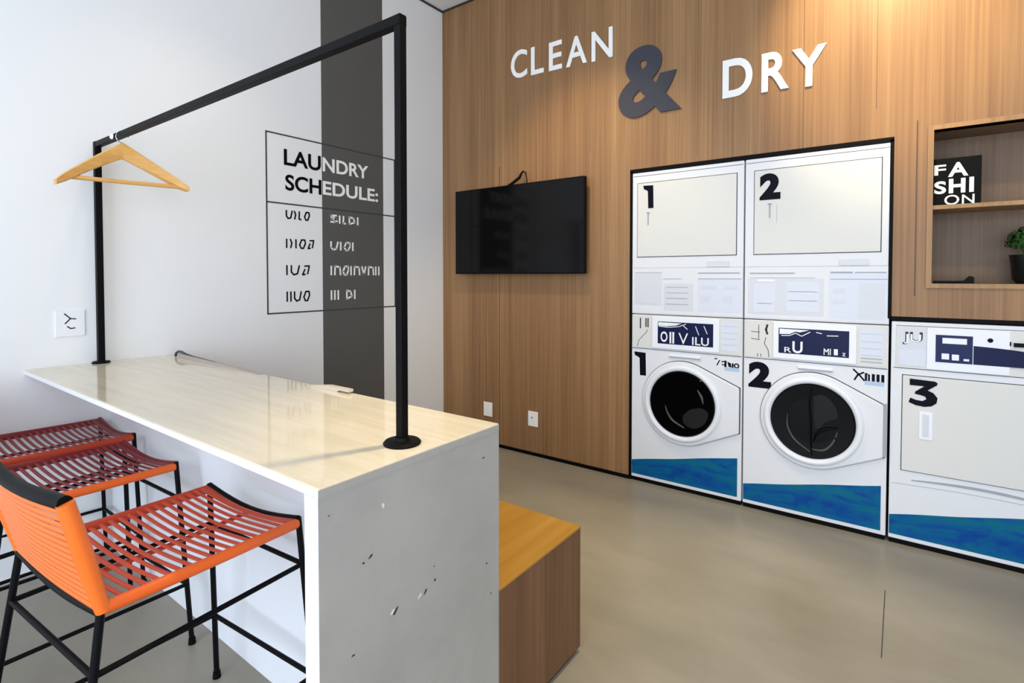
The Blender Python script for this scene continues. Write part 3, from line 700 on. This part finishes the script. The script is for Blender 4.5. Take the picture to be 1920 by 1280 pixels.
# ---------------------------------------------------------------- stools
SH = .658
def stool(loc, rz, w_, colors, label, dep=.475, sp=(.0, .06)):
    rail_m, cord_m, back_m = colors
    t = thing('counter_stool', label, 'stool', (loc[0], loc[1], 0), rz, 'cord stools along the counter')
    W2 = w_/2; Dp = dep
    # local: front right corner is (W2, 0), back is -Y
    F = {(1, 1): Vector((W2, 0, SH)), (-1, 1): Vector((-W2, 0, SH)), (1, 0): Vector((W2+.004, -Dp, SH-.008)), (-1, 0): Vector((-W2-.004, -Dp, SH-.008))}
    foot = {(1, 1): Vector((W2+sp[1]+.01, .015, 0)), (-1, 1): Vector((-W2-sp[0], .015, 0)), (1, 0): Vector((W2+.035, -Dp-.085, 0)), (-1, 0): Vector((-W2-.055, -Dp-.085, 0))}
    def on(k, z):
        a, b_ = F[k], foot[k]; return a+(b_-a)*((SH-z)/SH)
    for k in F:
        top = F[k]+Vector((0, 0, .004 if k[1] else 0))
        lg = MB().tube([top, foot[k]+Vector((0, 0, .004))], .0085, 12).build('leg', 'black', t, smooth=True)
        MB().tube([foot[k]+Vector((0, 0, .022)), foot[k]], [.011, .013], 12).build('foot_cap', 'black_matt', lg, smooth=True)
    for z in (.53, .215):
        for a, b_ in (((1, 1), (-1, 1)), ((1, 0), (-1, 0)), ((1, 1), (1, 0)), ((-1, 1), (-1, 0))):
            MB().tube([on(a, z), on(b_, z)], .0068, 10).build('stretcher', 'black', t, smooth=True)
    # seat rails
    def sag(a, b_, s, n=10): return [a+(b_-a)*(k/n)-Vector((0, 0, s*math.sin(math.pi*k/n))) for k in range(n+1)]
    for sx in (1, -1):
        rm = rail_m if sx > 0 else {'orange_rail': 'rust'}.get(rail_m, 'maroon') if cord_m != 'maroon' else 'maroon'  # far rail takes a darker cord colour: its shade is painted in
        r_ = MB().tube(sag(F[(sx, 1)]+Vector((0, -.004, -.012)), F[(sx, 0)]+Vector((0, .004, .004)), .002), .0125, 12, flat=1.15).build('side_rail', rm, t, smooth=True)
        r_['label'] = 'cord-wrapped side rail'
    MB().tube(sag(F[(-1, 1)], F[(1, 1)], .026), .0085, 12).build('front_rail', 'black' if cord_m != 'maroon' else 'maroon', t, smooth=True)
    MB().tube(sag(F[(-1, 0)], F[(1, 0)], .018), .011, 12).build('rear_rail', 'black', t, smooth=True)
    MB().tube(sag(Vector((0, -.012, SH-.034)), Vector((0, -Dp+.01, SH-.034)), .004), .006, 10).build('support_bar', cord_m, t, smooth=True)
    # seat cords from side rail to side rail
    b = MB(); n = 19
    for k in range(n):
        u = (k+.6)/n; y = -.012-(Dp-.03)*u
        pts = [Vector((-W2-.002+(w_+.004)*q/8, y+.012*math.sin(q*1.1)*0, SH-.001-.014*math.sin(math.pi*q/8)-.006*u)) for q in range(9)]
        b.tube(pts, .0066, 8, flat=.42)
    b.build('seat_cords', cord_m, t, smooth=True)
    # front cord sheet sloping over the front rail
    b = MB()
    for k in range(4):
        e = .006+.009*k; pts = sag(F[(-1, 1)]+Vector((.01, -e, -.002)), F[(1, 1)]+Vector((-.01, -e, -.002)), .024-.003*k); b.tube(pts, .0045, 8, flat=.6)
    b.build('front_cords', cord_m, t, smooth=True)
    # backrest: two raked posts, curved black top bar, cords between
    BL, BH = .055, .240
    Bb = {s: F[(s, 0)]+Vector((0, .004, .0)) for s in (1, -1)}
    Bt = {s: Vector((s*(W2+.018)-.016, -Dp-BL, SH+BH+(.012 if s < 0 else 0))) for s in (1, -1)}
    for s in (1, -1):
        MB().tube([Bb[s], Bb[s]*.5+Bt[s]*.5, Bt[s]], [.014, .018, .016], 14).build('back_post', back_m, t, smooth=True)['label'] = 'back upright wrapped in orange cord'
    def bow(a, b_, s, dz, n=12): return [a+(b_-a)*(k/n)+Vector((0, -s*math.sin(math.pi*k/n), -dz*math.sin(math.pi*k/n))) for k in range(n+1)]
    MB().tube(bow(Bt[-1], Bt[1], .014, .012), .0145, 12).build('top_rail', 'black', t, smooth=True)
    b = MB(); n = 15
    for k in range(n):
        u = (k+.55)/n; a_ = Bb[-1].lerp(Bt[-1], u*.95); c_ = Bb[1].lerp(Bt[1], u*.95)
        o_ = Vector((0, -.009, 0)); b.tube(bow(a_+o_, c_+o_, .004+.010*u, .004+.007*u), .0058, 8, flat=.5, up=Vector((0, 1, .1)))
    b.build('backrest_cords', back_m, t, smooth=True)
    return t
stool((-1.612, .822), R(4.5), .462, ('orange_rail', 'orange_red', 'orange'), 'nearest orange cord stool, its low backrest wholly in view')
stool((-2.385, .815), R(2.5), .455, ('orange_rail', 'maroon', 'orange'), 'middle cord stool with maroon seat cords and one bright orange side rail, the other darkened as shade')
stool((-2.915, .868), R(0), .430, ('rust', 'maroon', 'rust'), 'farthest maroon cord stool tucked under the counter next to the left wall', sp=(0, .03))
